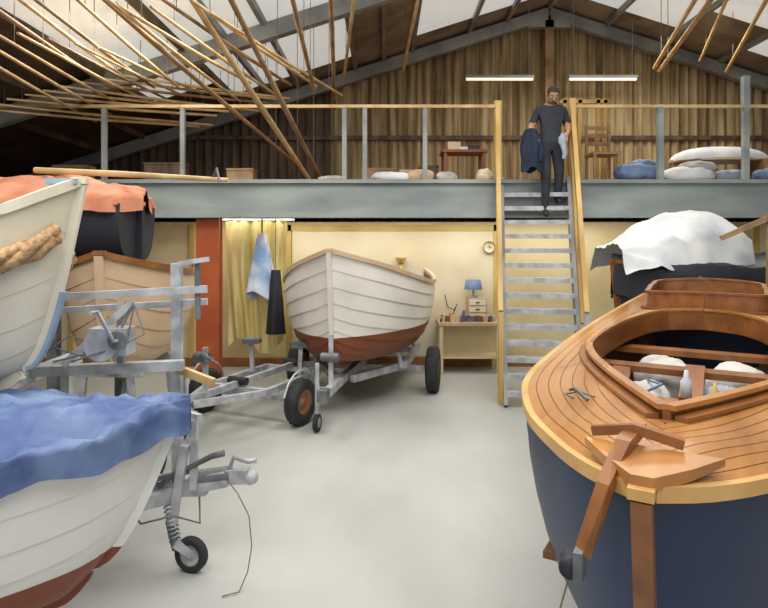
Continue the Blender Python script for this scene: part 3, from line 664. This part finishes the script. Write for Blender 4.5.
for p in me2.polygons:
    c=p.center; k=0
    if c.z<.94 : k=1
    if c.z<.1 and c.x>0: k=3
    if c.z<-.07 and c.x<0: k=3
    if c.z>1.46 and abs(c.x)<.08: k=2
    if c.z<1.22 and c.z>.92 and (abs(c.x)>.2 or (c.y<-.125 and abs(c.x)>.11)): k=2
    p.material_index=k; p.use_smooth=True
body.parent=man
b=Bd('head'); Rh=Matrix.Rotation(math.radians(42),3,'X'); C=V((0,-.13,1.61))
def hf(p):
    q=p.copy()
    if q.z<0: q.x*=1-.3*(-q.z/.12)**1.5; q.y*=1-.12*(-q.z/.12)
    if q.y<-.05 and q.z>-.02: q.y*=.96
    return q
b.ball(C,(.076,.096,.118),m_skin,Rh,20,16,hf)
H=lambda x,y,z: C+Rh@V((x,y,z))
b.ball(H(0,.012,.022),(.084,.1,.106),m_hair,Rh,20,12,lambda p: V((p.x,max(p.y,-.06) if p.z<.05 else p.y,max(p.z,-.05))))
b.tube([H(0,-.088,.015),H(0,-.105,-.015),H(0,-.115,-.03),H(0,-.09,-.038)],[.009,.012,.017,.012],m_skin,8)
for sx in(-1,1):
    b.ball(H(sx*.032,-.082,.008),(.014,.01,.009),m_cloth,Rh,10,6); b.ball(H(sx*.032,-.091,.008),(.006,.004,.006),m_black,Rh,8,5)
    b.tube([H(sx*.018,-.094,.026),H(sx*.034,-.092,.031),H(sx*.05,-.08,.026)],.005,m_hair,6)
    b.ball(H(sx*.078,.005,-.005),(.01,.02,.03),m_skin,Rh,10,6)
b.tube([H(-.025,-.084,-.062),H(0,-.09,-.06),H(.025,-.084,-.062)],.006,m_redp,6)
b.build(parent=man)
def hand(nm,w,d,side):
    b=Bd(nm); w=V(w); d=V(d).normalized(); x=V((side,0,0)); x=(x-d*x.dot(d)).normalized(); nrm=x.cross(d).normalized()
    if nrm.y<0: nrm=-nrm
    R=Matrix((x,nrm,d)).transposed()
    b.ball(w+d*.045,(.04,.017,.055),m_skin,R,12,8)
    for k,ln in enumerate((.068,.078,.074,.058)):
        o_=w+d*.085+x*(.03-.02*k); p1=o_+d*ln*.45+nrm*.006; p2=p1+d*ln*.22+nrm*ln*.3; p3=p2+nrm*ln*.28-d*ln*.1
        b.tube([o_-d*.02,o_,p1,p2,p3],[.009,.0095,.0085,.008,.006],m_skin,8)
    t0=w+d*.02+x*.03; b.tube([t0,t0+x*.025+d*.025,t0+x*.03+d*.055+nrm*.015,t0+x*.02+d*.07+nrm*.025],[.012,.011,.0095,.007],m_skin,8)
    b.build(parent=man)
hand('hand_1',(.16,-.19,.99),(-.3,-.75,-.5),-1); hand('hand_2',(-.27,-.18,1.0),(.05,-.7,-.6),1)
b=Bd('carried_jacket')
def jk(i,j):
    a=i*2*pi; z=1.08-.58*j; r=.07+.08*math.sin(min(1,j*1.6)*pi/2)-.03*j
    return V((-.33+r*1.1*math.cos(a)*(1+.2*math.sin(5*a+3*j)),-.22+r*.8*math.sin(a)*(1+.15*math.sin(4*a)),z+.04*math.sin(3*a)*j))
b.grid(jk,40,14,m_jkt); b.tube([(-.24,-.2,1.02),(-.2,-.25,.8),(-.22,-.26,.62)],[.04,.045,.035],m_jkt,10); b.ball((-.33,-.22,1.07),(.08,.065,.035),m_jkt); b.build(parent=man)
b=Bd('carried_rag_bundle')
b.ball((.1,-.26,.93),(.06,.05,.09),m_bag,None,18,12,lambda p:p*(1+.25*noise.noise(p*25)))
b.tube([(.1,-.27,.88),(.13,-.27,.74),(.11,-.26,.66)],[.045,.04,.025],m_bag,10); b.build(parent=man)
tz=ZM*13/n; pp=sp((13-.4)/n)
man.location=(2.38,pp.y-.0,tz+.005); man.scale=(1.0,.97,.97)

# ---------------- lights
def area(x,y,z,sx,sy,e,col=(1,.95,.86),rot=(0,0,0)):
    l=bpy.data.lights.new('area','AREA'); l.shape='RECTANGLE'; l.size=sx; l.size_y=sy; l.energy=e; l.color=col
    o=bpy.data.objects.new('added_fill_light',l); sc.collection.objects.link(o); o.location=(x,y,z); o.rotation_euler=rot  # added area lamps, out of view, with no fitting of their own
area(1.2,5.2,5.6,5,3,300,(1,.98,.95)); area(1,.5,5.2,5,3,200,(1,.98,.96)); area(4.5,10.6,5.6,3.5,2,120,(1,.94,.82))
area(.6,9.35,2.47,7,.35,70,(1,.94,.82)); area(-2.6,2.2,4.3,2.5,2,140,(1,.99,.96)); area(-2.8,7.0,4.75,2,2,120,(1,.97,.9),(0,math.radians(-12),0))  # added: one hidden behind the mezzanine beam, two brighten the left side
area(5.5,8.0,2.4,3,.3,20,(1,.92,.76))
w=bpy.data.worlds.new('World'); sc.world=w; w.use_nodes=True; w.node_tree.nodes['Background'].inputs[0].default_value=(.94,.96,1,1); w.node_tree.nodes['Background'].inputs[1].default_value=.85
cam=bpy.data.cameras.new('Camera'); co=bpy.data.objects.new('Camera',cam); sc.collection.objects.link(co)
co.location=(0,0,2.1); co.rotation_euler=(pi/2,0,0); cam.sensor_width=36; cam.lens=600/768*36; cam.shift_y=-64/768; cam.clip_start=.05
sc.camera=co
